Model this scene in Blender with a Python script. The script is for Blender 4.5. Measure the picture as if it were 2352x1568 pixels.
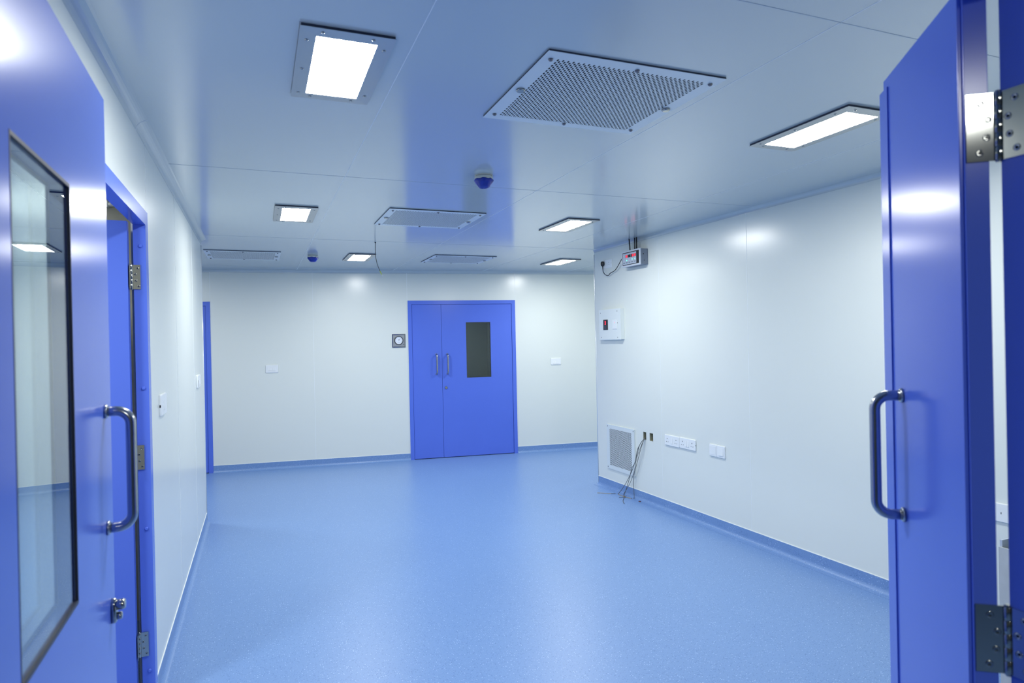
import bpy, bmesh, math, random
from mathutils import Vector, Matrix
random.seed(7)
for o in list(bpy.data.objects): bpy.data.objects.remove(o, do_unlink=True)
S = bpy.context.scene; COL = S.collection
R = math.radians; PI = math.pi

# ------------------------------------------------------------------ camera, world, exposure
H = 2.5            # ceiling height
def cam_axes(yaw, pitch, roll):
    B = Matrix(((1,0,0),(0,0,-1),(0,1,0)))
    cy, sy = math.cos(yaw), math.sin(yaw)
    Ry = Matrix(((cy,0,-sy),(0,1,0),(sy,0,cy)))
    Rp = Matrix(((1,0,0),(0,math.cos(pitch),-math.sin(pitch)),(0,math.sin(pitch),math.cos(pitch))))
    Rr = Matrix(((math.cos(roll),-math.sin(roll),0),(math.sin(roll),math.cos(roll),0),(0,0,1)))
    return Rr @ Rp @ Ry @ B
M = cam_axes(R(21.656), R(0.152), R(-1.194))
cd = bpy.data.cameras.new('camera'); cam = bpy.data.objects.new('camera', cd); COL.objects.link(cam)
cd.sensor_width = 36; cd.lens = 22.5; cd.clip_start = 0.02; cd.clip_end = 60
cam.matrix_world = Matrix.Translation((0,0,1.56)) @ Matrix((M[0], -M[1], -M[2])).transposed().to_4x4()
cd.dof.use_dof = True; cd.dof.focus_distance = 5.5; cd.dof.aperture_fstop = 5.0
S.camera = cam
w = bpy.data.worlds.new('world'); S.world = w; w.use_nodes = True
w.node_tree.nodes['Background'].inputs[0].default_value = (0.02,0.025,0.03,1)
w.node_tree.nodes['Background'].inputs[1].default_value = 0.3
S.view_settings.view_transform = 'Standard'; S.view_settings.look = 'None'
S.view_settings.exposure = 0.0; S.view_settings.gamma = 1; S.view_settings.use_curve_mapping = False
LAMP = 84.0        # radiance of the ceiling lamp diffusers
LAMP_RGB = (0.99, 1.0, 0.96)

# ------------------------------------------------------------------ materials
def mat(name, rgb, rough=.5, metal=0, spec=.5, coat=0, coat_rough=.1, noise=0, nscale=8, bump=0, bscale=200, emit=None, estr=0, rvar=0):
    m = bpy.data.materials.new(name); m.use_nodes = True; nt = m.node_tree; b = nt.nodes['Principled BSDF']
    b.inputs['Base Color'].default_value = (*rgb,1); b.inputs['Roughness'].default_value = rough
    b.inputs['Metallic'].default_value = metal; b.inputs['Specular IOR Level'].default_value = spec
    b.inputs['Coat Weight'].default_value = coat; b.inputs['Coat Roughness'].default_value = coat_rough
    tc = nt.nodes.new('ShaderNodeTexCoord')
    if noise:
        n = nt.nodes.new('ShaderNodeTexNoise'); n.inputs['Scale'].default_value = nscale; n.inputs['Detail'].default_value = 4
        nt.links.new(tc.outputs['Object'], n.inputs['Vector'])
        mx = nt.nodes.new('ShaderNodeMix'); mx.data_type = 'RGBA'
        mx.inputs[6].default_value = (*[max(0,c*(1-noise)) for c in rgb],1); mx.inputs[7].default_value = (*[min(1,c*(1+noise)) for c in rgb],1)
        nt.links.new(n.outputs['Fac'], mx.inputs[0]); nt.links.new(mx.outputs[2], b.inputs['Base Color'])
        if rvar:
            mr = nt.nodes.new('ShaderNodeMapRange'); mr.inputs[3].default_value = rough-rvar; mr.inputs[4].default_value = rough+rvar
            nt.links.new(n.outputs['Fac'], mr.inputs[0]); nt.links.new(mr.outputs[0], b.inputs['Roughness'])
    if bump:
        n2 = nt.nodes.new('ShaderNodeTexNoise'); n2.inputs['Scale'].default_value = bscale
        nt.links.new(tc.outputs['Object'], n2.inputs['Vector'])
        bp = nt.nodes.new('ShaderNodeBump'); bp.inputs['Strength'].default_value = bump; bp.inputs['Distance'].default_value = .002
        nt.links.new(n2.outputs['Fac'], bp.inputs['Height']); nt.links.new(bp.outputs['Normal'], b.inputs['Normal'])
    if emit:
        b.inputs['Emission Color'].default_value = (*emit,1); b.inputs['Emission Strength'].default_value = estr
    return m

M_WALL   = mat('wall_panel_paint', (.79,.835,.80), .24, noise=.015, nscale=1.2, spec=.65)
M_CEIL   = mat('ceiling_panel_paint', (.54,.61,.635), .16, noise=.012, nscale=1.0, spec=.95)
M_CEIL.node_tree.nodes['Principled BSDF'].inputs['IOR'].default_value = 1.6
M_SEAM   = mat('white_sealant', (.88,.93,.95), .4, noise=.02)
M_SEAMC  = mat('ceiling_sealant', (.86,.92,.96), .4, noise=.02)
M_TRIM   = mat('aluminium_trim', (.80,.84,.86), .25, noise=.02, metal=.3)
M_BLUE   = mat('blue_door_paint', (.105,.19,.76), .20, noise=.03, nscale=3, spec=.32)
M_BLUED  = mat('blue_door_gap', (.012,.02,.18), .5, noise=.05)
M_STEEL  = mat('brushed_steel', (.42,.44,.47), .20, metal=1, noise=.01, nscale=30)
M_STEELF = mat('lamp_frame_steel', (.46,.48,.49), .32, metal=.9, noise=.06, nscale=12, rvar=.06)
M_CHROME = mat('polished_steel', (.40,.41,.39), .08, metal=1, noise=.01, nscale=20)
M_DARKST = mat('screw_steel', (.22,.22,.24), .4, metal=1, noise=.05)
M_DARK   = mat('void_shade', (.008,.010,.014), .8, noise=.1)
M_GASKET = mat('gasket_and_gap_shade', (.035,.045,.075), .5, noise=.1)  # window gaskets, and painted shadow gaps at lamp and grille edges
M_GRILLE = mat('grille_powder_coat', (.72,.79,.82), .35, noise=.02)
M_PLAST  = mat('white_plastic', (.86,.90,.92), .28, noise=.01)
M_BOXW   = mat('white_box_enamel', (.80,.86,.86), .35, noise=.01)
M_BLACK  = mat('black_plastic', (.012,.013,.016), .35, noise=.1)
M_GREY   = mat('grey_enclosure', (.22,.26,.33), .45, noise=.05, nscale=20)
M_GREYL  = mat('light_grey_face', (.50,.56,.66), .4, noise=.03)
M_LGREY  = mat('grey_lid_rim', (.62,.67,.75), .3, noise=.03)
M_CAPB   = mat('blue_film', (.006,.03,.36), .3, noise=.25, nscale=40, bump=.6, bscale=60)
M_CREAM  = mat('cream_plastic', (.62,.64,.58), .4, noise=.02)
M_RED    = mat('red_led', (.6,.02,.03), .4, emit=(1,.03,.06), estr=2.2)
M_GREEN  = mat('green_led', (.1,.6,.4), .4, emit=(.1,1,.6), estr=2.5)
M_PINK   = mat('neon_indicator', (.95,.65,.7), .4, emit=(1,.3,.4), estr=.25)
M_DIAL   = mat('dial_white', (.82,.88,.97), .3, noise=.02)
M_INK    = mat('dial_ink', (.05,.08,.15), .6, noise=.05)
M_WIRE   = mat('grey_wire', (.10,.11,.12), .5, noise=.2, nscale=60)
M_COPPER = mat('bare_wire_end', (.42,.30,.10), .5, noise=.3, nscale=80)
M_YELL   = mat('yellow_green_sleeve', (.45,.55,.08), .5, noise=.1)
M_GALV   = mat('galvanised_box', (.42,.42,.32), .5, metal=.3, noise=.35, nscale=40)
M_RUST   = mat('brown_scrap', (.10,.03,.04), .7, noise=.3, nscale=60)
M_SIDEW  = mat('side_room_wall', (.52,.52,.45), .5, noise=.02)
M_TABLE  = mat('mottled_white_board', (.50,.53,.55), .5, noise=.16, nscale=14)
M_LAMP   = mat('lamp_diffuser', (.9,.9,.9), .5, emit=LAMP_RGB, estr=LAMP)
M_LAMPC  = mat('corridor_lamp_diffuser', (.9,.9,.9), .5, emit=LAMP_RGB, estr=80)
M_LAMPS  = mat('added_side_lamp_diffuser', (.9,.9,.9), .5, emit=LAMP_RGB, estr=120)
M_TUBE   = mat('tube_light', (.9,.9,.9), .5, emit=(1,.98,.9), estr=8)
M_SMEAR  = mat('dirty_mark', (.62,.70,.74), .4, noise=.05, nscale=30)

def glass():
    m = bpy.data.materials.new('clear_glass'); m.use_nodes = True; b = m.node_tree.nodes['Principled BSDF']
    b.inputs['Base Color'].default_value = (.86,.95,.93,1); b.inputs['Roughness'].default_value = 0.0
    b.inputs['IOR'].default_value = 1.5; b.inputs['Transmission Weight'].default_value = 1
    return m
M_GLASS = glass()

def vinyl():
    m = bpy.data.materials.new('speckled_vinyl'); m.use_nodes = True; nt = m.node_tree; b = nt.nodes['Principled BSDF']
    N = nt.nodes.new; Lk = nt.links.new
    tc = N('ShaderNodeTexCoord')
    base = (.185,.325,.62); 
    n1 = N('ShaderNodeTexNoise'); n1.inputs['Scale'].default_value = 220; n1.inputs['Detail'].default_value = 3
    n2 = N('ShaderNodeTexNoise'); n2.inputs['Scale'].default_value = 1.3; n2.inputs['Detail'].default_value = 3
    vo = N('ShaderNodeTexVoronoi'); vo.inputs['Scale'].default_value = 95
    vo2 = N('ShaderNodeTexVoronoi'); vo2.inputs['Scale'].default_value = 160
    for n in (n1,n2,vo,vo2): Lk(tc.outputs['Object'], n.inputs['Vector'])
    mx = N('ShaderNodeMix'); mx.data_type='RGBA'
    mx.inputs[6].default_value = (*[c*.80 for c in base],1); mx.inputs[7].default_value = (*[c*1.2 for c in base],1)
    Lk(n1.outputs['Fac'], mx.inputs[0])
    mx2 = N('ShaderNodeMix'); mx2.data_type='RGBA'; mx2.blend_type='MULTIPLY'; mx2.inputs[0].default_value = 1
    cr0 = N('ShaderNodeValToRGB'); cr0.color_ramp.elements[0].color=(.93,.93,.95,1); cr0.color_ramp.elements[1].color=(1,1,1,1)
    Lk(n2.outputs['Fac'], cr0.inputs[0]); Lk(mx.outputs[2], mx2.inputs[6]); Lk(cr0.outputs[0], mx2.inputs[7])
    def specks(v, thr, prob):
        a = N('ShaderNodeMath'); a.operation='LESS_THAN'; a.inputs[1].default_value = thr; Lk(v.outputs['Distance'], a.inputs[0])
        sp = N('ShaderNodeSeparateColor'); Lk(v.outputs['Color'], sp.inputs[0])
        c = N('ShaderNodeMath'); c.operation='GREATER_THAN'; c.inputs[1].default_value = 1-prob; Lk(sp.outputs[0], c.inputs[0])
        d = N('ShaderNodeMath'); d.operation='MULTIPLY'; Lk(a.outputs[0], d.inputs[0]); Lk(c.outputs[0], d.inputs[1]); return d
    s1 = specks(vo, .22, .35); s2 = specks(vo2, .3, .25)
    m3 = N('ShaderNodeMix'); m3.data_type='RGBA'; m3.inputs[7].default_value=(.42,.58,.85,1); Lk(s1.outputs[0], m3.inputs[0]); Lk(mx2.outputs[2], m3.inputs[6])
    m4 = N('ShaderNodeMix'); m4.data_type='RGBA'; m4.inputs[7].default_value=(.07,.17,.42,1); Lk(s2.outputs[0], m4.inputs[0]); Lk(m3.outputs[2], m4.inputs[6])
    Lk(m4.outputs[2], b.inputs['Base Color'])
    b.inputs['Roughness'].default_value = .36; b.inputs['Specular IOR Level'].default_value = .5
    bp = N('ShaderNodeBump'); bp.inputs['Strength'].default_value=.12; bp.inputs['Distance'].default_value=.001
    Lk(n1.outputs['Fac'], bp.inputs['Height']); Lk(bp.outputs['Normal'], b.inputs['Normal'])
    return m
M_FLOOR = vinyl()

# ------------------------------------------------------------------ mesh builder
class MB:
    def __init__(s): s.v=[]; s.f=[]; s.mi=[]; s.sm=[]
    def quad(s, pts, mi=0, sm=False):
        n=len(s.v); s.v+= [Vector(p) for p in pts]; s.f.append(tuple(range(n,n+len(pts)))); s.mi.append(mi); s.sm.append(sm); return s
    def box(s,x0,x1,y0,y1,z0,z1,mi=0,T=None):
        c=[Vector((x,y,z)) for x in (x0,x1) for y in (y0,y1) for z in (z0,z1)]
        if T: c=[T@p for p in c]
        n=len(s.v); s.v+=c
        for q in ((0,1,3,2),(4,6,7,5),(0,4,5,1),(2,3,7,6),(0,2,6,4),(1,5,7,3)):
            s.f.append(tuple(n+i for i in q)); s.mi.append(mi); s.sm.append(False)
        return s
    def rings(s, rings, mi=0, cap=True, closed=False, sm=True):
        n0=len(s.v); k=len(rings[0])
        for r in rings: s.v+=[Vector(p) for p in r]
        m=len(rings)
        for i in range(m if closed else m-1):
            a=n0+i*k; b=n0+((i+1)%m)*k
            for j in range(k):
                s.f.append((a+j,a+(j+1)%k,b+(j+1)%k,b+j)); s.mi.append(mi); s.sm.append(sm)
        if cap and not closed:
            s.f.append(tuple(n0+j for j in range(k))[::-1]); s.f.append(tuple(n0+(m-1)*k+j for j in range(k))); s.mi+=[mi,mi]; s.sm+=[False,False]
        return s
    def lathe(s, prof, c=(0,0,0), ax=(0,0,1), n=24, mi=0, sm=True, jitter=0):
        ax=Vector(ax).normalized(); t=Vector((1,0,0)) if abs(ax.x)<.9 else Vector((0,1,0))
        u=ax.cross(t).normalized(); w_=ax.cross(u); c=Vector(c)
        rr=[[c+ax*h+(u*math.cos(2*PI*j/n)+w_*math.sin(2*PI*j/n))*r*(1+jitter*math.sin(j*2.3+h*90)*(1 if 0<i<len(prof)-1 else .3)) for j in range(n)] for i,(r,h) in enumerate(prof)]
        return s.rings(rr,mi,True,False,sm)
    def cyl(s,c,ax,r,h,n=20,mi=0,sm=True): return s.lathe([(r,0),(r,h)],c,ax,n,mi,sm)
    def tube(s, path, r, n=12, mi=0):
        P=[Vector(p) for p in path]; rr=[]; up=None
        for i,p in enumerate(P):
            d=(P[min(i+1,len(P)-1)]-P[max(i-1,0)]).normalized()
            if up is None: up=d.orthogonal().normalized()
            up=(up-d*up.dot(d)).normalized(); b=d.cross(up)
            rad=r[i] if isinstance(r,(list,tuple)) else r
            rr.append([p+(up*math.cos(2*PI*j/n)+b*math.sin(2*PI*j/n))*rad for j in range(n)])
        return s.rings(rr,mi)
    def prism(s, prof, a, b, nrm, up=(0,0,1), mi=0, sm=False):
        # extrude profile of (d,z) from a to b; d measured along nrm
        a=Vector(a); b=Vector(b); nrm=Vector(nrm).normalized(); up=Vector(up)
        return s.rings([[a+nrm*d+up*z for d,z in prof],[b+nrm*d+up*z for d,z in prof]],mi,True,False,sm)
    def build(s, name, mats, parent=None, T=None, bevel=0, solid=0, autosm=None):
        me=bpy.data.meshes.new(name); me.from_pydata([tuple(p) for p in s.v],[],s.f)
        if not isinstance(mats,(list,tuple)): mats=[mats]
        for m in mats: me.materials.append(m)
        me.polygons.foreach_set('material_index', s.mi); me.polygons.foreach_set('use_smooth', s.sm)
        bm=bmesh.new(); bm.from_mesh(me); bmesh.ops.recalc_face_normals(bm, faces=bm.faces); bm.to_mesh(me); bm.free(); me.update()
        o=bpy.data.objects.new(name, me); COL.objects.link(o)
        if parent is not None: o.parent=parent
        if T is not None: o.matrix_local = T
        if bevel:
            b=o.modifiers.new('bevel','BEVEL'); b.width=bevel; b.segments=2; b.limit_method='ANGLE'; b.angle_limit=R(40)
        if solid:
            b=o.modifiers.new('solid','SOLIDIFY'); b.thickness=solid
        return o

def tag(o, label=None, cat=None, group=None, kind=None):
    if label: o['label']=label
    if cat: o['category']=cat
    if group: o['group']=group
    if kind: o['kind']=kind
    return o
def empty(name, T, label=None, cat=None, group=None, kind=None):
    o=bpy.data.objects.new(name,None); COL.objects.link(o); o.matrix_world=T; o.empty_display_size=.05
    return tag(o,label,cat,group,kind)
def children(o): return [c for c in bpy.data.objects if c.parent==o]
def copy_tree(o, parent=None):
    c=o.copy(); COL.objects.link(c)
    if parent is not None: c.parent=parent
    for ch in children(o): copy_tree(ch,c)
    return c
def frame(o, xh, yh):
    xh=Vector(xh).normalized(); zh=Vector((0,0,1)); yh=Vector(yh).normalized()
    m=Matrix((xh,yh,zh)).transposed().to_4x4(); m.translation=Vector(o); return m
def T3(x,y,z): return Matrix.Translation((x,y,z))

def panel(w, h, t, holes=(), mb=None, mi=0, z0=0):
    """slab 0..w x 0..t x z0..h with rectangular holes (x0,x1,z0,z1)"""
    mb=mb or MB()
    xs=sorted({0,w,*[a for q in holes for a in q[:2]]}); zs=sorted({z0,h,*[a for q in holes for a in q[2:]]})
    solid=lambda i,k: 0<=i<len(xs)-1 and 0<=k<len(zs)-1 and not any(q[0]<=(xs[i]+xs[i+1])/2<=q[1] and q[2]<=(zs[k]+zs[k+1])/2<=q[3] for q in holes)
    idx={}; 
    def V(x,y,z):
        key=(round(x,5),round(y,5),round(z,5))
        if key not in idx: idx[key]=len(mb.v); mb.v.append(Vector((x,y,z)))
        return idx[key]
    def F(*p): mb.f.append(tuple(V(*q) for q in p)); mb.mi.append(mi); mb.sm.append(False)
    for i in range(len(xs)-1):
        for k in range(len(zs)-1):
            if not solid(i,k): continue
            x0_,x1_,a,b=xs[i],xs[i+1],zs[k],zs[k+1]
            F((x0_,0,a),(x1_,0,a),(x1_,0,b),(x0_,0,b)); F((x0_,t,a),(x0_,t,b),(x1_,t,b),(x1_,t,a))
            if not solid(i-1,k): F((x0_,0,a),(x0_,0,b),(x0_,t,b),(x0_,t,a))
            if not solid(i+1,k): F((x1_,0,a),(x1_,t,a),(x1_,t,b),(x1_,0,b))
            if not solid(i,k-1): F((x0_,0,a),(x0_,t,a),(x1_,t,a),(x1_,0,a))
            if not solid(i,k+1): F((x0_,0,b),(x1_,0,b),(x1_,t,b),(x0_,t,b))
    return mb

# ------------------------------------------------------------------ room geometry
TW=.06
u=Vector((.0257,-.99967,0)); nin=Vector((.99967,.0257,0))
b=Vector((.9915,-.1299,0)).normalized(); bn=Vector((.1299,.9915,0)).normalized()
F_LEFT  = frame((-.45,.645,0),(0,1,0),(-1,0,0))
F_RIGHT = frame((3.36,6.03,0),u,nin)
F_BACK  = frame((-4,9.125,0),b,bn)
def bx(X): return (X+4)/b.x        # distance along the back wall for a world X

def seams(mb, xs, z0, z1, w_=.003, mi=1):
    for x in xs:
        zz=z0
        if isinstance(x,tuple): x,zz=x
        mb.box(x-w_/2,x+w_/2,-.0008,.0005,zz,z1,mi)
def wall(name, T, w_, holes=(), sx=(), mats=(M_WALL,M_SEAM), h=H):
    mb=panel(w_,h,TW,holes); 
    if sx: seams(mb,sx,.09,h-.03)
    o=mb.build(name,list(mats)); o.matrix_world=T; return tag(o,kind='structure')
wall('wall_left',F_LEFT,5.605,[(1.505,2.59,0,2.155)],[.45,(2.59,2.155),3.65,4.72])
wr=wall('wall_right',F_RIGHT,5.40,[(.839,.887,.591,.663),(.942,.996,.590,.664)],[1.13,2.225,3.32,4.42])
wall('wall_back',F_BACK,11.1,[(bx(-.537)-1.46,bx(-.537),0,2.105),(bx(1.847),bx(3.297),0,2.105)],
     [(bx(-.537),2.105),bx(.66),(bx(1.84),2.105),(bx(3.30),2.105),bx(4.5)])
wall('wall_front',frame((4.5,.645,0),(-1,0,0),(0,-1,0)),8.0,[(3.34,4.90,0,2.16)])
wall('wall_left_return',frame((-.51,6.25,0),(-1,0,0),(0,-1,0)),3.49)
wall('wall_right_return',frame((7,6.03,0),(-1,0,0),(0,-1,0)),3.57)
wall('wall_far_left',frame((-4,6.25,0),(0,1,0),(-1,0,0)),2.95)
wall('wall_far_right',frame((7,7.70,0),(0,-1,0),(1,0,0)),1.7)
wall('wall_corridor_left',frame((-3.5,-6,0),(0,1,0),(-1,0,0)),6.58)
wall('wall_corridor_right',frame((4.5,.58,0),(0,-1,0),(1,0,0)),6.58)
wall('wall_corridor_back',frame((4.5,-6,0),(-1,0,0),(0,-1,0)),8.0)
wall('wall_side_room_far',frame((-3.0,4.2,0),(1,0,0),(0,1,0)),2.48,mats=(M_SIDEW,M_SEAM))
wall('wall_side_room_near',frame((-.52,1.2,0),(-1,0,0),(0,-1,0)),2.48,mats=(M_SIDEW,M_SEAM))
wall('wall_side_room_left',frame((-3.0,1.2,0),(0,1,0),(-1,0,0)),3.0,mats=(M_SIDEW,M_SEAM))

tag(MB().box(-4.2,7.3,-6.2,9.4,-.08,0).build('floor',M_FLOOR),kind='structure')
cb=MB().box(-4.2,7.3,-6.2,9.4,H,H+.08)
for x in (-.715,.476,1.66,2.85,4.04,5.23): cb.box(x-.0015,x+.0015,.65,9.3,H-.0007,H+.001,1)
for y in (1.43,3.70,5.98,8.2): cb.box(-4,7,y-.0014,y+.0014,H-.0007,H+.001,2)
tag(cb.build('ceiling',[M_CEIL,M_SEAMC,mat('grey_sealant',(.45,.53,.62),.5,noise=.02)]),kind='structure')

# coves between walls and ceiling
def cove(name, a, c, n, r):
    prof=[(0,H)]+[(r-r*math.cos(t),H-r+r*math.sin(t)) for t in [PI/2*i/8 for i in range(9)]]
    prof=[(0,H)]+[(r-r*math.sin(PI/2-t), H-r+r*math.cos(PI/2-t)) for t in [PI/2*i/8 for i in range(9)]]
    mb=MB().prism(prof,(*a,0),(*c,0),(*n,0),sm=False)
    return tag(mb.build(name,M_CEIL),kind='structure')
wallpt=lambda T,x: tuple((T@Vector((x,0,0)))[:2])
cove('trim_1',(-.45,.645),(-.45,6.25),(1,0),.045)
cove('trim_2',wallpt(F_RIGHT,0),wallpt(F_RIGHT,5.40),tuple(-nin[:2][i] for i in (0,1)) if 0 else (-nin.x,-nin.y),.032)
cove('trim_3',wallpt(F_BACK,0),wallpt(F_BACK,11.1),(-bn.x,-bn.y),.04)
cove('trim_4',(-4,6.25),(-.51,6.25),(0,1),.04)
cove('trim_5',(3.36,6.03),(7,6.03),(0,1),.04)
jl=MB()
jl.prism([(.0458-.0458*math.sin(PI/2-t), H-.0458+.0458*math.cos(PI/2-t)) for t in [PI/2*i/8 for i in range(9)]]+[(0,H)],(-.45,3.02,0),(-.45,3.023,0),(1,0,0))
o=jl.build('trim_12',M_GREYL); tag(o,kind='structure')
# aluminium corner strips on the two outward corners
def corner(name, x, y, dx):
    mb=MB().lathe([(.010,0),(.010,H-.05)],(x,y,.0),(0,0,1),14)
    return tag(mb.build(name,M_TRIM),kind='structure')
corner('trim_6',-.455,6.250,1); corner('trim_7',3.366,6.032,-1)

def skirt(name, a, c, n):
    a=Vector((*a,0)); c=Vector((*c,0))
    prof=[(0,0),(0,.088),(.003,.088),(.003,.032)]+[(.003+.028*(1-math.cos(t)),.032-.030*math.sin(t)) for t in [PI/2*i/6 for i in range(1,7)]]+[(.06,.0012),(.06,0)]
    mb=MB().prism(prof,a,c,(*n,0)); mb.prism([(0,.088),(0,.0925),(.0036,.0925),(.0036,.088)],a,c,(*n,0),mi=1)
    return tag(mb.build(name,[M_FLOOR,M_SEAM]),kind='structure')
skirt('baseboard_left',(-.45,3.235),(-.45,6.25),(1,0))
skirt('baseboard_left_front',(-.45,.645),(-.45,2.15),(1,0))
skirt('baseboard_right',wallpt(F_RIGHT,0),wallpt(F_RIGHT,5.385),(-nin.x,-nin.y))
skirt('baseboard_back_left',wallpt(F_BACK,bx(-.537)),wallpt(F_BACK,bx(1.847)),(-bn.x,-bn.y))
skirt('baseboard_back_right',wallpt(F_BACK,bx(3.297)),wallpt(F_BACK,11.1),(-bn.x,-bn.y))
skirt('baseboard_left_return',(-4,6.25),(-.45,6.25),(0,1))
skirt('baseboard_right_return',(3.36,6.03),(7,6.03),(0,1))

# ------------------------------------------------------------------ doors
def frame_box(name, T, w_, h, m, d0, d1, stops=(), flange=0):
    """door frame: outer size w_ x h, member width m, from y=d0 to y=d1"""
    mb=panel(w_,h,d1-d0,[(m,w_-m,0,h-m)])
    mb.v=[Vector((p.x,p.y+d0,max(p.z,0.0))) for p in mb.v]
    o=mb.build(name,[M_BLUE]); o.matrix_world=T; tag(o,kind='structure')
    return o

def handle_mesh(off=.05, c2c=.245, r=.0105, rb=.028):
    """pull handle on a face at y=0, standing out towards -y, centred on z=0"""
    h=c2c/2; path=[(0,0.0,-h),(0,-(off-rb),-h)]
    for i in range(1,8):
        t=PI/2*i/8; path.append((0,-(off-rb)-rb*math.sin(t),-h+rb*(1-math.cos(t))))
    path+=[(0,-off,-h+rb),(0,-off,-h/3),(0,-off,h/3),(0,-off,h-rb)]
    for i in range(1,8):
        t=PI/2*i/8; path.append((0,-(off-rb)-rb*math.cos(t),h-rb+rb*math.sin(t)))
    path+=[(0,-(off-rb),h),(0,0.0,h)]
    mb=MB().tube(path,r,16)
    for s in (-h,h): mb.lathe([(r+.0045,0),(r+.0045,.0035),(r+.002,.0055)],(0,0,s),(0,-1,0),20)
    return mb

def leaf(name, T, w_, h, t=.04, win=None, handle=None, lock=None, label='', cat='door', off=.05, back_handle=False, lockkind='round', c2c=.245, groove=False):
    """leaf local: x from hinge side to free side (or either), y=0 push face, y=t other face"""
    root=empty(name,T,label,cat,kind='structure')
    holes=[win] if win else []
    lm=panel(w_-(.005 if groove else 0),h,t,holes,z0=.008)
    if groove: lm.box(w_-.006,w_,.006,t,.008,h)
    lm.build('leaf',M_BLUE,root,bevel=.0012)
    if win:
        x0,x1,z0,z1=win
        for y0,y1 in ((.004,.008),(t-.008,t-.004)):
            MB().box(x0+.002,x1-.002,y0,y1,z0+.002,z1-.002).build('glass_pane',M_GLASS,root)
        g=MB()
        for y0,y1 in ((-.0004,.0045),(t-.0045,t+.0004)):
            for q in ((x0-.0005,x0+.0025,z0,z1),(x1-.0025,x1+.0005,z0,z1),(x0,x1,z0-.001,z0+.005),(x0,x1,z1-.005,z1+.001)):
                g.box(q[0],q[1],y0,y1,q[2],q[3])
        g.build('window_gasket',M_GASKET,root)
    if handle:
        handle_mesh(off,c2c).build('handle',M_STEEL,root,T3(handle[0],0,handle[1]))
    if lock:
        lb=MB()
        if lockkind=='round':
            lb.lathe([(.019,0),(.019,.006),(.015,.009),(.015,.011)],(0,0,0),(0,-1,0),24); lb.box(-.001,.001,-.0125,-.010,-.006,.006)
        else:
            # oval cover plate with a round turn button
            k=20; ring=lambda s_,y: [(.0135*s_*math.cos(2*PI*j/k),y,(.027*s_)*math.sin(2*PI*j/k)) for j in range(k)]
            lb.rings([ring(1,0),ring(1,-.007),ring(.85,-.010)])
            lb.lathe([(.011,0),(.011,.014),(.009,.018)],(0,-.008,.012),(0,-1,0),20)
            lb.lathe([(.008,0),(.008,.010),(.006,.012)],(0,-.008,-.012),(0,-1,0),16)
        lb.build('lock',M_CHROME,root,T3(lock[0],0,lock[1]))
    return root

def hinge(parent, T, da, db, hh=.107, w_=.033, r=.0062, side='both'):
    """T places the pin (z up); da, db are unit 2D directions of the two plates; screws are children"""
    mb=MB()
    for i in range(5):
        z0=-hh/2+i*hh/5; mb.lathe([(r*.93,0),(r,.0008),(r,hh/5-.0010),(r*.93,hh/5-.0002)],(0,0,z0),(0,0,1),16)
    mb.lathe([(r*.8,0),(r*.6,.003)],(0,0,hh/2),(0,0,1),12); mb.lathe([(r*.8,0),(r*.6,-.003)],(0,0,-hh/2),(0,0,1),12)
    plates=[]
    for dd,nn in (da,db):
        d=Vector((*dd,0)).normalized(); n=Vector((*nn,0)).normalized(); 
        X=Matrix((d,n,Vector((0,0,1)))).transposed().to_4x4()
        mb.box(.002,w_,-.0022,0,-hh/2,hh/2,T=X); plates.append((X,n))
    h=mb.build('hinge',M_CHROME,parent,T)
    for X,n in plates:
        for sx,sz in ((.024,.038),(.014,.012),(.016,-.016),(.026,-.040)):
            sc=MB().lathe([(.0055,0),(.0052,.0008),(.0028,.0003),(.0013,-.0003)],(0,0,0),(0,1,0),16)
            o=sc.build('screw',M_CHROME,h); o.matrix_local=X@T3(sx,0,sz)
    return h


# near doorway: frame + two opened leaves
F_FRONT=frame((1.1485,.650,0),(-1,0,0),(0,-1,0))
fr=frame_box('trim_8',F_FRONT,1.55,2.16,.056,0,.085)
phi=R(-1.1); tl=Vector((math.sin(phi),math.cos(phi),0)); tn=Vector((-tl.y,tl.x,0))
TL=frame(Vector((-.303,1.632,0))-tl*.952,tl,tn)
d1=leaf('door_1',TL,.952,2.105,win=(.318,.626,1.122,1.843),handle=(.887,1.3045),lock=(.912,.998),lockkind='oval',off=.047,
        label='open blue door leaf with tall glass window and lock, left of the near doorway')
for z in (1.88,1.07,.26): hinge(d1,TL.inverted()@T3(-.334,.6655,z),((1,0),(0,-1)),((0,-1),(1,0)),w_=.040)
ul=Vector((.593,.805,0)).normalized(); nl=Vector((ul.y,-ul.x,0)); P0=Vector((1.05,.685,0))
TR=frame(P0+ul*.3856,-ul,nl); TRi=TR.inverted()
d2=leaf('door_2',TR,.3856,2.105,handle=(.085,1.3065),off=.0515,groove=True,
        label='open narrow blue door leaf without window, right of the near doorway')
MB().box(-.018,.032,-.003,0,.008,2.083).build('cover_strip',M_BLUE,d2,bevel=.0008)
for z in (1.880,1.070,.26):
    hinge(d2,TRi@T3(1.0905,.6525,z),((-nl.x,-nl.y),(-ul.x,-ul.y)),((0,-1),(-1,0)),w_=.044)

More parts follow.
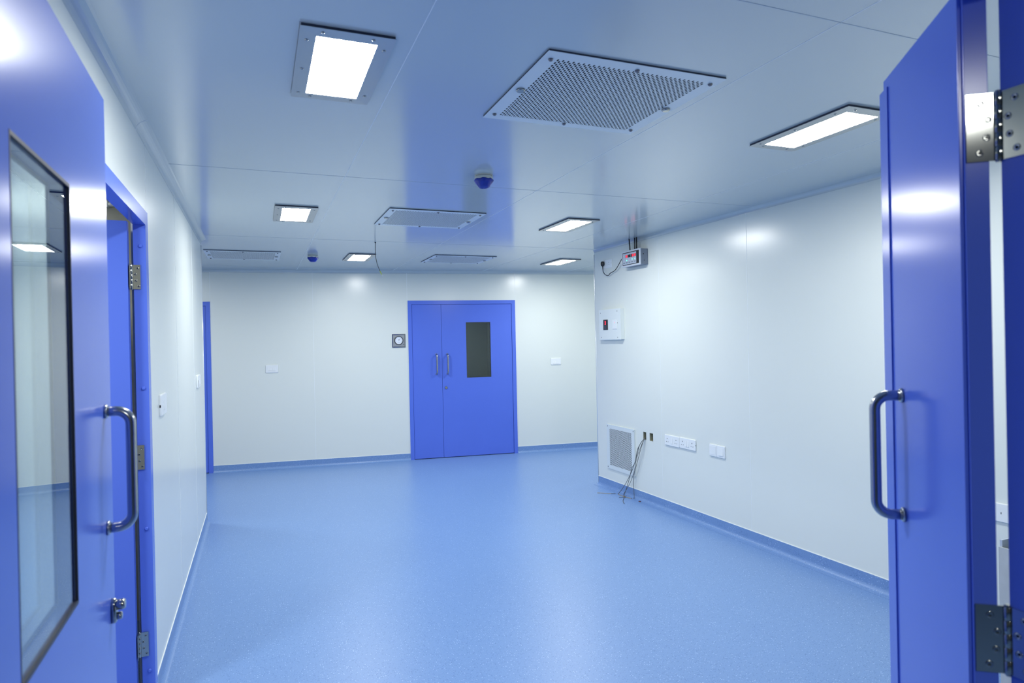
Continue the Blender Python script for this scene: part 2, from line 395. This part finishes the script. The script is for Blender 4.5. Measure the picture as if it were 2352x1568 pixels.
# side doorway in the left wall
F_SD=frame((-.45,2.15,0),(0,1,0),(-1,0,0))
fs=frame_box('trim_9',F_SD,1.085,2.155,.062,-.006,.043)
for z in (2.0,1.383,.774,.158):
    MB().lathe([(.008,0),(.008,.003),(.005,.006)],(1.023,.015,z),(-1,0,0),14).build('bumper',M_BLUE,fs)
TS=frame((-.508,3.17,0),(-1,0,0),(0,-1,0)); TSi=TS.inverted()
d3=leaf('door_3',TS,.95,2.10,handle=(.88,1.3),label='blue door leaf swung open into the side room through the left wall doorway')
for z in (1.865,1.085,.276):
    hinge(d3,TSi@T3(-.5005,3.1678,z),((1,0),(0,-1)),((0,-1),(1,0)),hh=.105,w_=.034)

# closed double door in the back wall
F_BD=frame(F_BACK@Vector((bx(1.847),0,0)),b,bn)
W_BD=bx(3.297)-bx(1.847)
frame_box('trim_10',F_BD,W_BD,2.105,.050,-.008,.05)
lx=lambda X:(X-1.847)/b.x
def bd(X,y=.004): return F_BD@T3(lx(X),y,0)
wl=lx(2.2835)-.053; 
d4=leaf('door_4',F_BD@T3(.053,.002,0),wl,2.052,handle=(lx(2.212)-.053,1.255),off=.05,c2c=.26,
        label='narrow closed blue door leaf with bar handle, left half of the back wall double door')
x5=lx(2.2835)+.003; w5=W_BD-.053-x5
d5=leaf('door_5',F_BD@T3(x5,.002,0),w5,2.052,win=(lx(2.615)-x5,lx(2.948)-x5,1.062,1.808),handle=(lx(2.357)-x5,1.255),lock=(lx(2.333)-x5,.938),off=.05,c2c=.26,
        label='wide closed blue door leaf with black window, right half of the back wall double door')
# partly hidden door at the left end of the back wall
F_LD=frame(F_BACK@Vector((bx(-.537)-1.46,0,0)),b,bn)
frame_box('trim_11',F_LD,1.46,2.105,.050,-.008,.05)
d6=leaf('door_6',F_LD@T3(.053,.002,0),.96,2.052,handle=(.88,1.255),c2c=.26,label='closed blue door leaf hidden behind the left wall corner')
d7=leaf('door_7',F_LD@T3(1.017,.002,0),.39,2.052,handle=(.07,1.255),c2c=.26,label='sliver of closed blue door leaf beside the left corner of the back wall')

# ------------------------------------------------------------------ ceiling lamps
def make_lamp():
    W,L=.283,.575; w2,l2=.183,.468
    root=empty('ceiling_lamp',T3(0,0,H),'','ceiling lamp','recessed lamps in the ceiling')
    f=MB(); x0,x1,y0,y1=-W/2,W/2,-L/2,L/2; a,c=w2/2,l2/2
    z=-.010
    # sloping steel surround
    O=[(x0,y0,z),(x1,y0,z),(x1,y1,z),(x0,y1,z)]; I=[(-a,-c,z-.001),(a,-c,z-.001),(a,c,z-.001),(-a,c,z-.001)]; U=[(p[0],p[1],-.004) for p in I]; E_=[(p[0],p[1],z+.0015) for p in O]
    for i in range(4):
        j=(i+1)%4; f.quad([O[i],O[j],I[j],I[i]]); f.quad([I[i],I[j],U[j],U[i]]); f.quad([E_[i],E_[j],O[j],O[i]])
    f.build('frame',M_STEELF,root)
    MB().box(x0+.003,x1-.003,y0+.003,y1-.003,z+.0015,0).build('gap_shade',M_GASKET,root)  # dark slab paints the shadow gap between lamp frame and ceiling
    MB().quad([(-a,-c,-.0088),(-a,c,-.0088),(a,c,-.0088),(a,-c,-.0088)]).build('diffuser',M_LAMP,root)
    for sx,sy in ((-.075,-.262),(.075,-.262),(-.075,.262),(.075,.262),(-.118,-.2),(.118,-.2),(-.118,.02),(.118,.2),(-.118,.235)):
        MB().lathe([(.006,0),(.006,-.0015),(.003,-.003)],(sx,sy,z-.0003),(0,0,1),12).build('screw',M_CHROME,root)
    return root
lamp=make_lamp()
LAMPS=[(.275,2.245,'lamp at top left, largest bright panel in the ceiling'),
 (.266,4.855,'lamp in the left row, directly behind the large left lamp'),
 (1.047,7.125,'small far lamp between the two back grilles, beside the hanging cable'),
 (2.417,2.215,'large lamp on the right partly beside the open right door leaf'),
 (2.405,4.745,'lamp in the right row in front of the grey control box'),
 (3.452,7.045,'small far lamp on the right above the back wall corner'),
 (-1.40,7.15,'lamp added unseen to brighten the back passage behind the left corner'),  # added lamp, out of view, brightens the back zone from the left
 (6.0,7.0,'lamp added unseen to brighten the back passage behind the right corner')]  # likewise added out of view, brightens the right end
for i,(x,y,l) in enumerate(LAMPS):
    o=lamp if i==0 else copy_tree(lamp)
    o.matrix_world=T3(x,y,H); o['label']='recessed white ceiling '+l
cl=copy_tree(lamp); cl.matrix_world=T3(.52,-1.24,H); cl['label']='recessed ceiling lamp in the corridor outside the doorway'; cl['group']='corridor lamp'
for ch in children(cl):
    if ch.name.startswith('diffuser'): ch.data=ch.data.copy(); ch.data.materials[0]=M_LAMPC

sl_=copy_tree(lamp); sl_.matrix_world=T3(-1.5,2.2,H); sl_['label']='unseen ceiling lamp added in the side room to light its open door leaf'; sl_['group']='added side room lamp'  # added lamp, never in view, brightens the open side door leaf
for ch in children(sl_):
    if ch.name.startswith('diffuser'): ch.data=ch.data.copy(); ch.data.materials[0]=M_LAMPS
# ------------------------------------------------------------------ perforated grilles
def perforated(W,L,pw,pl,px=.0195,py=.0225,sw=.0062,sl=.0145):
    """sheet W x L in local xy at z=0 with a field pw x pl of staggered slots (long along y)"""
    mb=MB(); ny=int(pl/py); y=-ny*py/2; X0,X1=-W/2,W/2
    mb.quad([(X0,-L/2,0),(X1,-L/2,0),(X1,y,0),(X0,y,0)])
    # two interleaved columns sets: even columns start at y, odd columns are shifted by py/2
    nx=int(pw/px)
    xl=-pw/2; cw=pw/(2*nx)
    mb.quad([(X0,y,0),(xl,y,0),(xl,-y,0),(X0,-y,0)]); mb.quad([(-xl,y,0),(X1,y,0),(X1,-y,0),(-xl,-y,0)])
    mb.quad([(X0,-y,0),(X1,-y,0),(X1,L/2,0),(X0,L/2,0)])
    for i in range(2*nx):
        xa=xl+i*cw; xb=xa+cw; g=(cw-sw)/2 if cw>sw else cw*.15
        sa,sb=xa+g,xb-g
        mb.quad([(xa,y,0),(sa,y,0),(sa,-y,0),(xa,-y,0)]); mb.quad([(sb,y,0),(xb,y,0),(xb,-y,0),(sb,-y,0)])
        off=0 if i%2==0 else py/2; yy=y
        for j in range(ny+ (0 if i%2==0 else 0)):
            s0=y+j*py+off+(py-sl)/2; s1=s0+sl
            if s1>-y: s1=-y-.001
            if s0>=s1: break
            mb.quad([(sa,yy,0),(sb,yy,0),(sb,s0,0),(sa,s0,0)]); yy=s1
        mb.quad([(sa,yy,0),(sb,yy,0),(sb,-y,0),(sa,-y,0)])
    return mb
def make_grille(W=.715,L=.655):
    root=empty('ceiling_grille',T3(0,0,H),'','air grille','perforated grilles in the ceiling')
    p=perforated(W,L,.607,.563,sw=.0068).build('perforated_plate',M_GRILLE,root,T3(0,0,-.0075)); p.modifiers.new('s','SOLIDIFY').thickness=-.0012
    MB().box(-W/2+.004,W/2-.004,-L/2+.004,L/2-.004,-.0015,0).build('shade_backing',M_DARK,root)  # dark sheet paints the shade seen through the slots
    r=MB()
    for q in ((-W/2+.002,-W/2+.004,-L/2+.002,L/2-.002),(W/2-.004,W/2-.002,-L/2+.002,L/2-.002),(-W/2+.002,W/2-.002,-L/2+.002,-L/2+.004),(-W/2+.002,W/2-.002,L/2-.004,L/2-.002)):
        r.box(*q,-.0065,0)
    r.build('collar',M_GASKET,root)  # dark strips paint the shadow gap under the plate edge
    for sx,sy in ((-1,-1),(0,-1.06),(1,-1),(1,1),(0,1.06),(-1,1)):
        MB().lathe([(.0085,0),(.0085,-.002),(.005,-.006),(.002,-.007)],(sx*.326,sy*.272,-.0087),(0,0,1),14).build('screw',M_DARKST,root)
    for sx in (-1,1):
        MB().lathe([(.017,0),(.017,-.005),(.013,-.008)],(sx*.322,0,-.0087),(0,0,1),20).build('latch_knob',M_CHROME,root)
    return root
gr=make_grille()
for i,(x,y,l) in enumerate([(1.252,2.202,'largest perforated ceiling grille, nearest, between the two large lamps'),
    (1.232,4.785,'middle perforated ceiling grille behind the near smoke detector'),
    (-.12,7.21,'far perforated ceiling grille at the left, beside the left wall corner'),
    (2.16,7.07,'far perforated ceiling grille above the closed double door')]):
    o=gr if i==0 else copy_tree(gr)
    o.matrix_world=T3(x,y,H); o['label']='white '+l

# low return-air grille on the right wall
def on_right(s,z,d=0): return F_RIGHT@T3(s,-d,z)
g2=empty('wall_grille',on_right(.455,.438),'white perforated air grille low on the right wall near its far corner','air grille')
RX=Matrix.Rotation(R(90),4,'X')
# rotate so slots run along the wall
p=perforated(.455,.505,.365,.42,px=.0215,py=.0245,sw=.0058,sl=.0155)
p.v=[Vector((v.y,-.012,v.x)) for v in p.v] if 0 else [Vector((v.x,-.012,v.y)) for v in p.v]
p=perforated(.455,.505,.375,.405,px=.020,py=.0225,sw=.0072,sl=.0150)
p.v=[Vector((v.y,-.012,v.x)) for v in p.v]
p.build('perforated_plate',M_GRILLE,g2).modifiers.new('s','SOLIDIFY').thickness=.0012
MB().box(-.245,.245,-.002,0,-.22,.22).build('shade_backing',M_DARK,g2)  # shade behind the wall slots, painted as a dark sheet
MB().box(-.250,-.247,-.0115,0,-.226,.226).box(.247,.250,-.0115,0,-.226,.226).box(-.25,.25,-.0115,0,-.2265,-.223).box(-.25,.25,-.0115,0,.223,.2265).build('collar',M_BOXW,g2)
for sx in (-1,1):
    for sz in (-1,1): MB().lathe([(.006,0),(.006,.0015),(.003,.004)],(sx*.235,-.0125,sz*.21),(0,-1,0),12).build('screw',M_DARKST,g2)

# ------------------------------------------------------------------ smoke detectors
def make_detector():
    root=empty('smoke_detector',T3(0,0,H),'','smoke detector','smoke detectors with blue film caps')
    MB().lathe([(.052,0),(.052,-.003),(.050,-.0038)],(0,0,0),(0,0,1),32).build('mounting_ring',M_CREAM,root)
    MB().lathe([(.048,-.0038),(.048,-.0052)],(0,0,0),(0,0,1),32).build('shadow_gap',M_BLACK,root)
    MB().lathe([(.050,-.0052),(.052,-.008),(.051,-.030)],(0,0,0),(0,0,1),32).build('housing',M_CREAM,root)
    k=28; rr=[]
    for i,(r,h) in enumerate([(.053,-.024),(.056,-.030),(.048,-.044),(.041,-.052),(.033,-.064),(.026,-.070),(.010,-.073),(.002,-.073)]):
        rr.append([(r*(1+.035*math.sin(j*2.2+i)+.02*math.sin(j*5+2*i))*math.cos(2*PI*j/k),r*(1+.035*math.sin(j*2.2+i))*math.sin(2*PI*j/k),h+(.003*math.sin(j*1.7) if i==0 else .001*math.sin(j*3.1+i))) for j in range(k)])
    MB().rings(rr,0,True).build('film_cap',M_CAPB,root)
    return root
dt=make_detector()
dt.matrix_world=T3(1.217,3.449,H); dt['label']='smoke detector with blue film cap, large, in the middle of the ceiling'
dt2=copy_tree(dt); dt2.matrix_world=T3(.560,7.084,H); dt2['label']='small far smoke detector with blue film cap, beside the far left grille'

# ------------------------------------------------------------------ hanging cable
hc=empty('hanging_cable',T3(1.041,6.037,H),'thin grey cable hanging from the ceiling in front of the small far lamp','cable')
MB().lathe([(.008,0),(.008,-.004),(.005,-.010)],(0,0,0),(0,0,1),14).build('cable_gland',M_BLACK,hc)
cp=[(-.004*math.sin(PI*t*1.2)+.045*t**3, .0, -.29*t) for t in [i/14 for i in range(15)]]
MB().tube(cp,.0032,8).build('cord',M_WIRE,hc)
e=Vector(cp[-1])
MB().tube([cp[-2],e,e+Vector((.006,0,-.012))],.0045,8).build('sleeve',M_YELL,hc)
MB().tube([e+Vector((.006,0,-.012)),e+Vector((.016,0,-.028)),e+Vector((.020,0,-.020))],.0022,8).build('wire_end',M_PLAST,hc)

# ------------------------------------------------------------------ control box on the right wall
cx0=.675; cw=.30; ch=.145
cbx=empty('control_box',on_right(cx0,2.236),'grey control box with red displays under the ceiling on the right wall','control box')
MB().box(0,cw,-.078,0,0,ch).build('enclosure',M_GREY,cbx,bevel=.003)
MB().box(-.004,cw+.004,-.092,-.078,-.004,ch+.004).build('lid',M_LGREY,cbx,bevel=.004)
MB().box(.014,cw-.014,-.0935,-.092,.012,ch-.012).build('dark_window',M_BLACK,cbx)
colw=(cw-.075)/5
for i in range(5):
    x0=.022+i*colw
    c_=MB().box(x0+.001,x0+colw-.001,-.0955,-.0935,.018,ch-.020).build('module_face',M_GREYL,cbx)
    if i in (1,2,3,4):
        MB().box(x0+.003,x0+colw-.003,-.0962,-.0955,.082,.108).build('display_window',M_BLACK,c_)
    if i in (1,3,4):
        dg=MB()
        for q in (0,1):
            if i==3 and q==0: continue
            ox=x0+.008+q*.016; oz=.084; hh_=.022; ww=.011; tt=.0034
            for a0,a1,b0,b1 in ((0,ww,0,tt),(0,ww,hh_/2-tt/2,hh_/2+tt/2),(0,ww,hh_-tt,hh_),(0,tt,0,hh_),(ww-tt,ww,0,hh_)): dg.box(ox+a0,ox+a1,-.0970,-.0962,oz+b0,oz+b1)
        dg.build('digits',M_RED,c_)
        MB().lathe([(.0042,0),(.0042,.0015),(.002,.003)],(x0+colw*.5,-.0955,.060-.004*(i==1)),(0,-1,0),12).build('green_light',M_GREEN,c_)
    kn=MB()
    kn.box(x0+.010,x0+colw-.010,-.0975,-.0955,.030,.040)
    kn.build('button',M_GREY,c_)
MB().lathe([(.005,0),(.004,.002)],(.034,-.0955,.098),(0,-1,0),12).build('indicator',M_CREAM,cbx)
for y,z in ((-.052,.095),(-.045,.045),(-.045,.033)):
    MB().lathe([(.0055 if z>.09 else .003,0),(.0055 if z>.09 else .003,.0012)],(cw,y,z),(1,0,0),14).build('knockout',M_BLACK,cbx)
for i,(x,dx,l) in enumerate([(.755-cx0,-.012,'leftmost'),(.836-cx0,.0,'middle'),(.866-cx0,.0,'rightmost')]):
    pth=on_right(cx0+x,0).translation
    o=MB().tube([F_RIGHT@Vector((cx0+x+dx,-.05,H)),F_RIGHT@Vector((cx0+x+dx*.4,-.05,H-.06)),F_RIGHT@Vector((cx0+x,-.05,2.236+ch))],.0065 if i else .0058,10).build('conduit',M_BLACK)
    tag(o,l+' of three black conduits running from the ceiling into the grey control box','conduit','black conduits above the control box')

# ------------------------------------------------------------------ sockets and switches
def plate(name,T,w_,h,d=.009,label='',cat='',group=None,r=.006,mt=None):
    root=empty(name,T,label,cat,group)
    mb=MB(); mt=mt or M_PLAST
    # pillow-edged cover plate, centred, standing out to -y
    def ring(s_,y):
        a,c=w_/2-s_,h/2-s_; rr=r; P=[]
        for cx_,cz_,t0 in ((a-rr,c-rr,0),(-a+rr,c-rr,90),(-a+rr,-c+rr,180),(a-rr,-c+rr,270)):
            for k in range(5): t=R(t0+k*22.5); P.append((cx_+rr*math.cos(t),y,cz_+rr*math.sin(t)))
        return P
    mb.rings([ring(0,0),ring(0,-d*.45),ring(.0015,-d*.8),ring(.004,-d)],0,True)
    mb.build('cover_plate',mt,root)
    return root
def pins(root,x,z,d,s=1):
    mb=MB()
    mb.box(x-.0028*s,x+.0028*s,-d-.0006,-d+.001,z+.010*s,z+.018*s)
    for sx in (-1,1): mb.box(x+sx*.011*s-.0024*s,x+sx*.011*s+.0024*s,-d-.0006,-d+.001,z-.014*s,z-.009*s)
    mb.build('socket_holes',M_BLACK,root)
def rocker(root,x,z,w_,h,d,mt=None):
    mb=MB(); mb.rings([[(x-w_/2,-d,z-h/2),(x+w_/2,-d,z-h/2),(x+w_/2,-d,z+h/2),(x-w_/2,-d,z+h/2)],
        [(x-w_/2,-d-.0042,z-h/2+.001),(x+w_/2,-d-.0042,z-h/2+.001),(x+w_/2,-d-.001,z+h/2),(x-w_/2,-d-.001,z+h/2)]],sm=False)
    mb.build('rocker',mt or M_PLAST,root)
def seamline(root,x0,x1,z0,z1,d):
    MB().box(x0,x1,-d-.0003,-d+.0005,z0,z1).build('joint',M_GREYL,root)
# two double sockets on the right wall
so=plate('power_socket',on_right(1.287,.637),.208,.095,.012,'white twin socket with one switch, left of the joined pair low on the wall','socket','twin sockets low on the right wall')
pins(so,-.062,-.002,.012,1.1); pins(so,.062,-.002,.012,1.1); rocker(so,0,0,.024,.05,.012)
so2=plate('power_socket',on_right(1.500,.640),.212,.095,.012,'white twin socket with two switches, right of the joined pair low on the wall','socket','twin sockets low on the right wall')
pins(so2,-.064,-.002,.012,1.1); pins(so2,.064,-.002,.012,1.1); rocker(so2,-.014,0,.021,.05,.012); rocker(so2,.014,0,.021,.05,.012)
MB().lathe([(.0035,0),(.0035,.0008)],(.106,-.005,0),(1,0,0),10).build('side_slot',M_BLACK,so2)
# two blank plates
bp1=plate('blank_plate',on_right(1.821,.634),.090,.098,.011,'white blank wall plate, left one of the pair right of the sockets','wall plate','blank plates low on the right wall')
MB().box(-.034,.034,-.0125,-.011,-.034,.034).build('blank_insert',M_PLAST,bp1,bevel=.001)
bp2=plate('switch_plate',on_right(1.912,.634),.092,.098,.011,'white wall plate with one broad switch, right one of the pair right of the sockets','switch','blank plates low on the right wall')
rocker(bp2,.001,0,.055,.062,.011)
# plate seen through the hinge gap
bp3=plate('switch_plate',on_right(3.905,.640),.165,.095,.012,'white wall plate seen in the gap between the right door leaf and its frame','switch')
rocker(bp3,-.03,0,.04,.05,.012); MB().box(.040,.043,-.0128,-.012,-.006,.004).build('keyhole',M_BLACK,bp3)
# socket with plug beside the control box
so3=plate('power_socket',on_right(.262,2.322),.185,.086,.006,'white twin socket high on the right wall with a black plug in it','socket')
pins(so3,.035,0,.006,.8); 
MB().lathe([(.003,0),(.003,.0008)],(.083,-.0062,.0),(0,-1,0),10).build('socket_screw',M_DARKST,so3)
pg=empty('power_plug',on_right(.200,2.322),'black plug in the high socket, its cord leading to the grey control box','plug')
MB().rings([[(x*.020*s_,y,.006+(z*.024 if z>0 else z*.024)*s_) for x,z in ((-.7,1),(.7,1),(1,.5),(1,-.3),(.5,-1),(-.5,-1),(-1,-.3),(-1,.5))] for y,s_ in ((-.0065,.85),(-.012,1),(-.030,1),(-.036,.8))],sm=False).build('plug_body',M_BLACK,pg,bevel=.002)
MB().tube([(0,-.020,-.014),(.001,-.020,-.03),(.003,-.021,-.042)],[.006,.0048,.0042],10).build('strain_relief',M_BLACK,pg)
def smooth_path(P,n=6):
    P=[Vector(p) for p in P]; out=[]
    for i in range(len(P)-1):
        a=P[max(i-1,0)];b0=P[i];c=P[i+1];d=P[min(i+2,len(P)-1)]
        for k in range(n):
            t=k/n; out.append(.5*((2*b0)+(c-a)*t+(2*a-5*b0+4*c-d)*t*t+(3*b0-a-3*c+d)*t**3))
    return out+[P[-1]]
cord=[(.203,-.021,2.280),(.215,-.024,2.250),(.245,-.026,2.218),(.29,-.028,2.200),(.325,-.028,2.197),(.355,-.03,2.212),(.39,-.03,2.221),(.43,-.03,2.228),(.48,-.035,2.245),(.55,-.045,2.285),(.60,-.05,2.32),(.64,-.052,2.345),(.674,-.05,2.335)]
MB().tube([Vector((s_-.200,y,z-2.322)) for s_,y,z in smooth_path(cord)],.0038,8).build('cord',M_BLACK,pg)
cc=empty('cable_clip',on_right(.190,2.268),'small white cable clip below the plug','cable clip')
MB().box(-.016,.016,-.012,0,-.005,.009).build('clip_base',M_PLAST,cc,bevel=.001)
MB().tube([(-.012,-.012,-.003),(-.012,-.02,-.012),(0,-.022,-.016),(.010,-.020,-.010)],.003,8).build('clip_hook',M_PLAST,cc)

# white panel box with display
pb=empty('display_box',on_right(.150,1.542),'white wall box with black display and red digit on the right wall','display box')
bw,bh,bd_=.405,.306,.045
MB().box(0,bw,-bd_+.006,0,0,bh).build('enclosure',M_BOXW,pb,bevel=.002)
MB().box(-.002,bw+.002,-bd_,-bd_+.006,-.002,bh+.002).build('front_cover',M_BOXW,pb,bevel=.0015)
for x,z in ((.03,.275),(.345,.283),(.035,.022),(.35,.02),(.352,.165)): MB().lathe([(.0045,0),(.0045,.001),(.002,.002)],(x,-bd_,z),(0,-1,0),12).build('screw',M_DARKST,pb)
dx0=.085
dm=MB().box(dx0,dx0+.086,-bd_-.004,-bd_,.098,.204).build('display_module',M_BLACK,pb,bevel=.002)
MB().box(dx0+.016,dx0+.070,-bd_-.0052,-bd_-.004,.104,.148).build('lower_switch',mat('dark_grey_plastic',(.05,.06,.08),.4,noise=.05),dm)
dg=MB(); ox,oz,ww,hh_,tt=dx0+.030,.154,.020,.036,.0052; yy=-bd_-.0048
for a0,a1,b0,b1 in ((0,ww,0,tt),(0,ww,hh_/2-tt/2,hh_/2+tt/2),(0,ww,hh_-tt,hh_),(ww-tt,ww,0,hh_)): dg.box(ox+a0,ox+a1,yy,-bd_-.004,oz+b0,oz+b1)
dg.build('digit',M_RED,dm)
sm_=MB().box(.262,.345,-bd_-.005,-bd_,.104,.198).build('switch_module',M_PLAST,pb,bevel=.002)
MB().lathe([(.007,0),(.006,.002)],(.305,-bd_-.005,.170),(0,-1,0),14).build('indicator',M_PINK,sm_)
MB().box(.268,.340,-bd_-.0056,-bd_-.005,.106,.108).build('slot',M_GREYL,sm_)

# open cable cut-outs (galvanised back boxes) and loose wires
for i,(x0,x1,l) in enumerate([(.839,.887,'open rectangular cable cutout with wires hanging out, beside the low grille'),(.942,.996,'empty open rectangular cable cutout between the hanging wires and the sockets')]):
    root=empty('cutout_box',F_RIGHT,l,'cutout box','open cable cutouts')
    m=MB().box(x0,x0+.0015,.0005,.058,.5915,.6625).box(x1-.0015,x1,.0005,.058,.5915,.6625).box(x0,x1,.0005,.058,.5915,.593).box(x0,x1,.0005,.058,.661,.6625).box(x0,x1,.055,.058,.5915,.6625)
    m.build('box_shell',M_GALV,root)
    MB().lathe([(.010,0),(.010,-.006),(.007,-.007)],((x0+x1)/2+.004,.054,.635),(0,1,0),14).build('knockout',M_DARKST,root)
def world_wire(name,SD,floor,label,r=.0027,end=None):
    P=[F_RIGHT@Vector((s_,-d,z)) for s_,d,z in SD]+[Vector((x,y,z)) for x,y,z in floor]
    P=smooth_path(P,6)
    root=empty(name,T3(*P[0]),label,'wire','loose wires hanging from the cutout')
    cut=int(len(P)*.80) if end else len(P)
    MB().tube([p-P[0] for p in P[:cut+1]],r,8).build('insulation',M_WIRE,root)
    if end: MB().tube([p-P[0] for p in P[cut:]],r*.8,8).build('bare_end',M_COPPER,root)
world_wire('loose_wire',[(.858,-.02,.60),(.862,.010,.596),(.826,.035,.535),(.779,.035,.433),(.724,.035,.327),(.685,.035,.262),(.63,.036,.187),(.555,.04,.095)],
   [(3.312,5.553,.004),(3.28,5.572,.003),(3.235,5.594,.003),(3.19,5.64,.003),(3.145,5.679,.003)],'grey wire hanging from the cutout, bending left along the floor to a bare end',end=1)
world_wire('loose_wire',[(.862,-.02,.602),(.866,.012,.598),(.810,.045,.50),(.762,.045,.367),(.701,.045,.294),(.667,.048,.203),(.626,.052,.11)],
   [(3.320,5.452,.012),(3.27,5.38,.003),(3.205,5.29,.003),(3.162,5.196,.003)],'grey wire hanging from the cutout, middle one, ending nearest the viewer on the floor')
world_wire('loose_wire',[(.866,-.02,.604),(.872,.010,.60),(.839,.03,.504),(.777,.03,.37),(.745,.03,.302),(.713,.03,.224),(.705,.03,.125)],
   [(3.345,5.318,.006),(3.325,5.34,.003),(3.30,5.45,.003),(3.30,5.53,.003)],'grey wire hanging from the cutout, rightmost, dropping straight to the skirting',end=1)
world_wire('loose_wire',[(.868,-.02,.598),(.876,.016,.594),(.853,.05,.506),(.80,.055,.40),(.755,.045,.31),(.71,.04,.225),(.66,.05,.13)],
   [(3.318,5.47,.006),(3.314,5.437,.004),(3.30,5.40,.003),(3.24,5.42,.003)],'thin grey wire crossing between the other wires above the skirting',r=.0022)
sc=MB().lathe([(.012,0),(.014,.003),(.005,.007)],(3.335,5.20,.001),(0,0,1),7,jitter=.3).build('debris_scrap',M_RUST)
tag(sc,'small brown scrap on the blue floor right of the loose wires','scrap')

# ------------------------------------------------------------------ back wall fittings
def on_back(X,z,d=0): return F_BACK@T3(bx(X),-d,z)
sp=plate('switch_plate',on_back(.158,1.258),.152,.100,.010,'white switch plate with four rockers, left of the pressure gauge on the back wall','switch')
for i in range(4): rocker(sp,(-.034,-.012,.014,.036)[i],-.004,.016,.040,.010)
sp2=plate('switch_plate',on_back(3.868,1.246),.148,.094,.010,'white switch plate right of the closed double door on the back wall','switch')
for i in range(4): rocker(sp2,(-.036,-.014,.014,.036)[i],-.012,.017,.044,.010)
pgx=empty('pressure_gauge',on_back(1.723,1.578),'square steel plate with round white pressure gauge left of the double door','gauge')
MB().box(-.087,.087,-.004,0,-.089,.089).build('steel_plate',M_STEELF,pgx)
f=MB()
for q in ((-.087,-.074,-.089,.089),(.074,.087,-.089,.089),(-.074,.074,.076,.089),(-.074,.074,-.089,-.076)): f.box(q[0],q[1],-.010,-.004,q[2],q[3])
f.build('raised_rim',M_CHROME,pgx,bevel=.002)
MB().lathe([(.058,0),(.058,.012),(.055,.016),(.049,.016),(.049,.010)],(0,-.004,.004),(0,-1,0),40).build('bezel',M_BLACK,pgx)
MB().lathe([(.049,0),(.049,.001)],(0,-.0135,.004),(0,-1,0),40,sm=False).build('dial',M_DIAL,pgx)
tk=MB()
for i in range(21):
    a=R(210-12*i); L_=.008 if i%5==0 else .004
    c_,s_=math.cos(a),math.sin(a); r0=.042; n_=Vector((-s_,0,c_))*.0006; A=Vector((r0*c_,-.0149,.004+r0*s_)); B_=Vector(((r0-L_)*c_,-.0149,.004+(r0-L_)*s_))
    tk.quad([A+n_,A-n_,B_-n_,B_+n_])
for z,w_ in ((.016,.022),(.008,.016),(-.022,.026)): tk.box(-w_/2,w_/2,-.0151,-.0147,z,z+.0022)
tk.build('dial_markings',M_INK,pgx)
MB().box(-.0008,.0008,-.0162,-.0156,-.006,.036,T=Matrix.Rotation(R(28),4,'Y')).build('needle',M_INK,pgx)
MB().lathe([(.006,0),(.006,.004),(.004,.006)],(.062,-.004,-.05),(0,-1,0),14).build('zero_screw',M_CHROME,pgx)

# ------------------------------------------------------------------ left wall fittings
def on_left(Y,z,d=0): return frame((-.45+d,Y,z),(0,1,0),(-1,0,0))
l1=plate('switch_plate',on_left(3.60,1.277),.19,.105,.012,'white plate on the left wall just beyond the side doorway','switch')
rocker(l1,0,0,.05,.05,.012); MB().box(-.0955,-.094,-.008,-.002,-.010,.002).build('side_slot',M_BLACK,l1)
l2=plate('switch_plate',on_left(5.64,1.285),.26,.100,.014,'white plate with dark slot near the far corner of the left wall','switch')
rocker(l2,.03,0,.05,.05,.014); MB().box(-.110,-.100,-.0152,-.0142,-.04,.010).build('slot',M_BLACK,l2)

# ------------------------------------------------------------------ cabinet behind the right leaf
cab=empty('open_top_cabinet',T3(2.99,1.10,0),'mottled white open-topped cabinet seen in the gap beside the right door leaf','cabinet')
cb2=MB(); W2,L2,h2,t2=.42,.72,.612,.009
cb2.box(0,t2,0,L2,0,h2).box(W2-t2,W2,0,L2,0,h2).box(t2,W2-t2,0,t2,0,h2).box(t2,W2-t2,L2-t2,L2,0,h2).box(t2,W2-t2,t2,L2-t2,.05,.07)
cb2.build('carcass',M_TABLE,cab)
MB().box(t2,W2,L2-.010,L2,h2,h2+.030).build('upstand',M_GREYL,cab)
MB().box(t2+.001,t2+.003,t2+.001,L2-t2-.001,.07,h2-.02).box(t2+.003,W2-t2-.001,L2-t2-.003,L2-t2-.001,.07,h2-.02).box(W2-t2-.003,W2-t2-.001,t2+.001,L2-t2-.003,.07,h2-.02).box(t2+.003,W2-t2-.003,t2+.001,t2+.003,.07,h2-.02).box(t2+.003,W2-t2-.003,t2+.003,L2-t2-.003,.07,.074).build('dark_inside',mat('dark_inside',(.05,.055,.04),.7,noise=.1),cab)  # dark sheets over the inner faces and bottom

# batten light in the side room
bt=empty('batten_light',T3(-.735,4.2,2.37),'white batten light in the side room, seen above the open side door','lamp')
MB().box(-1.2,-.03,-.03,0,-.018,.018).build('housing',M_PLAST,bt,bevel=.003)
MB().tube([(-.03,-.016,0),(-.005,-.016,0),(.008,-.016,0)],[.014,.012,.004],12).build('end_cap',M_PLAST,bt)
MB().tube([(-1.15,-.040,0),(-.08,-.040,0)],.011,12).build('tube',M_TUBE,bt)
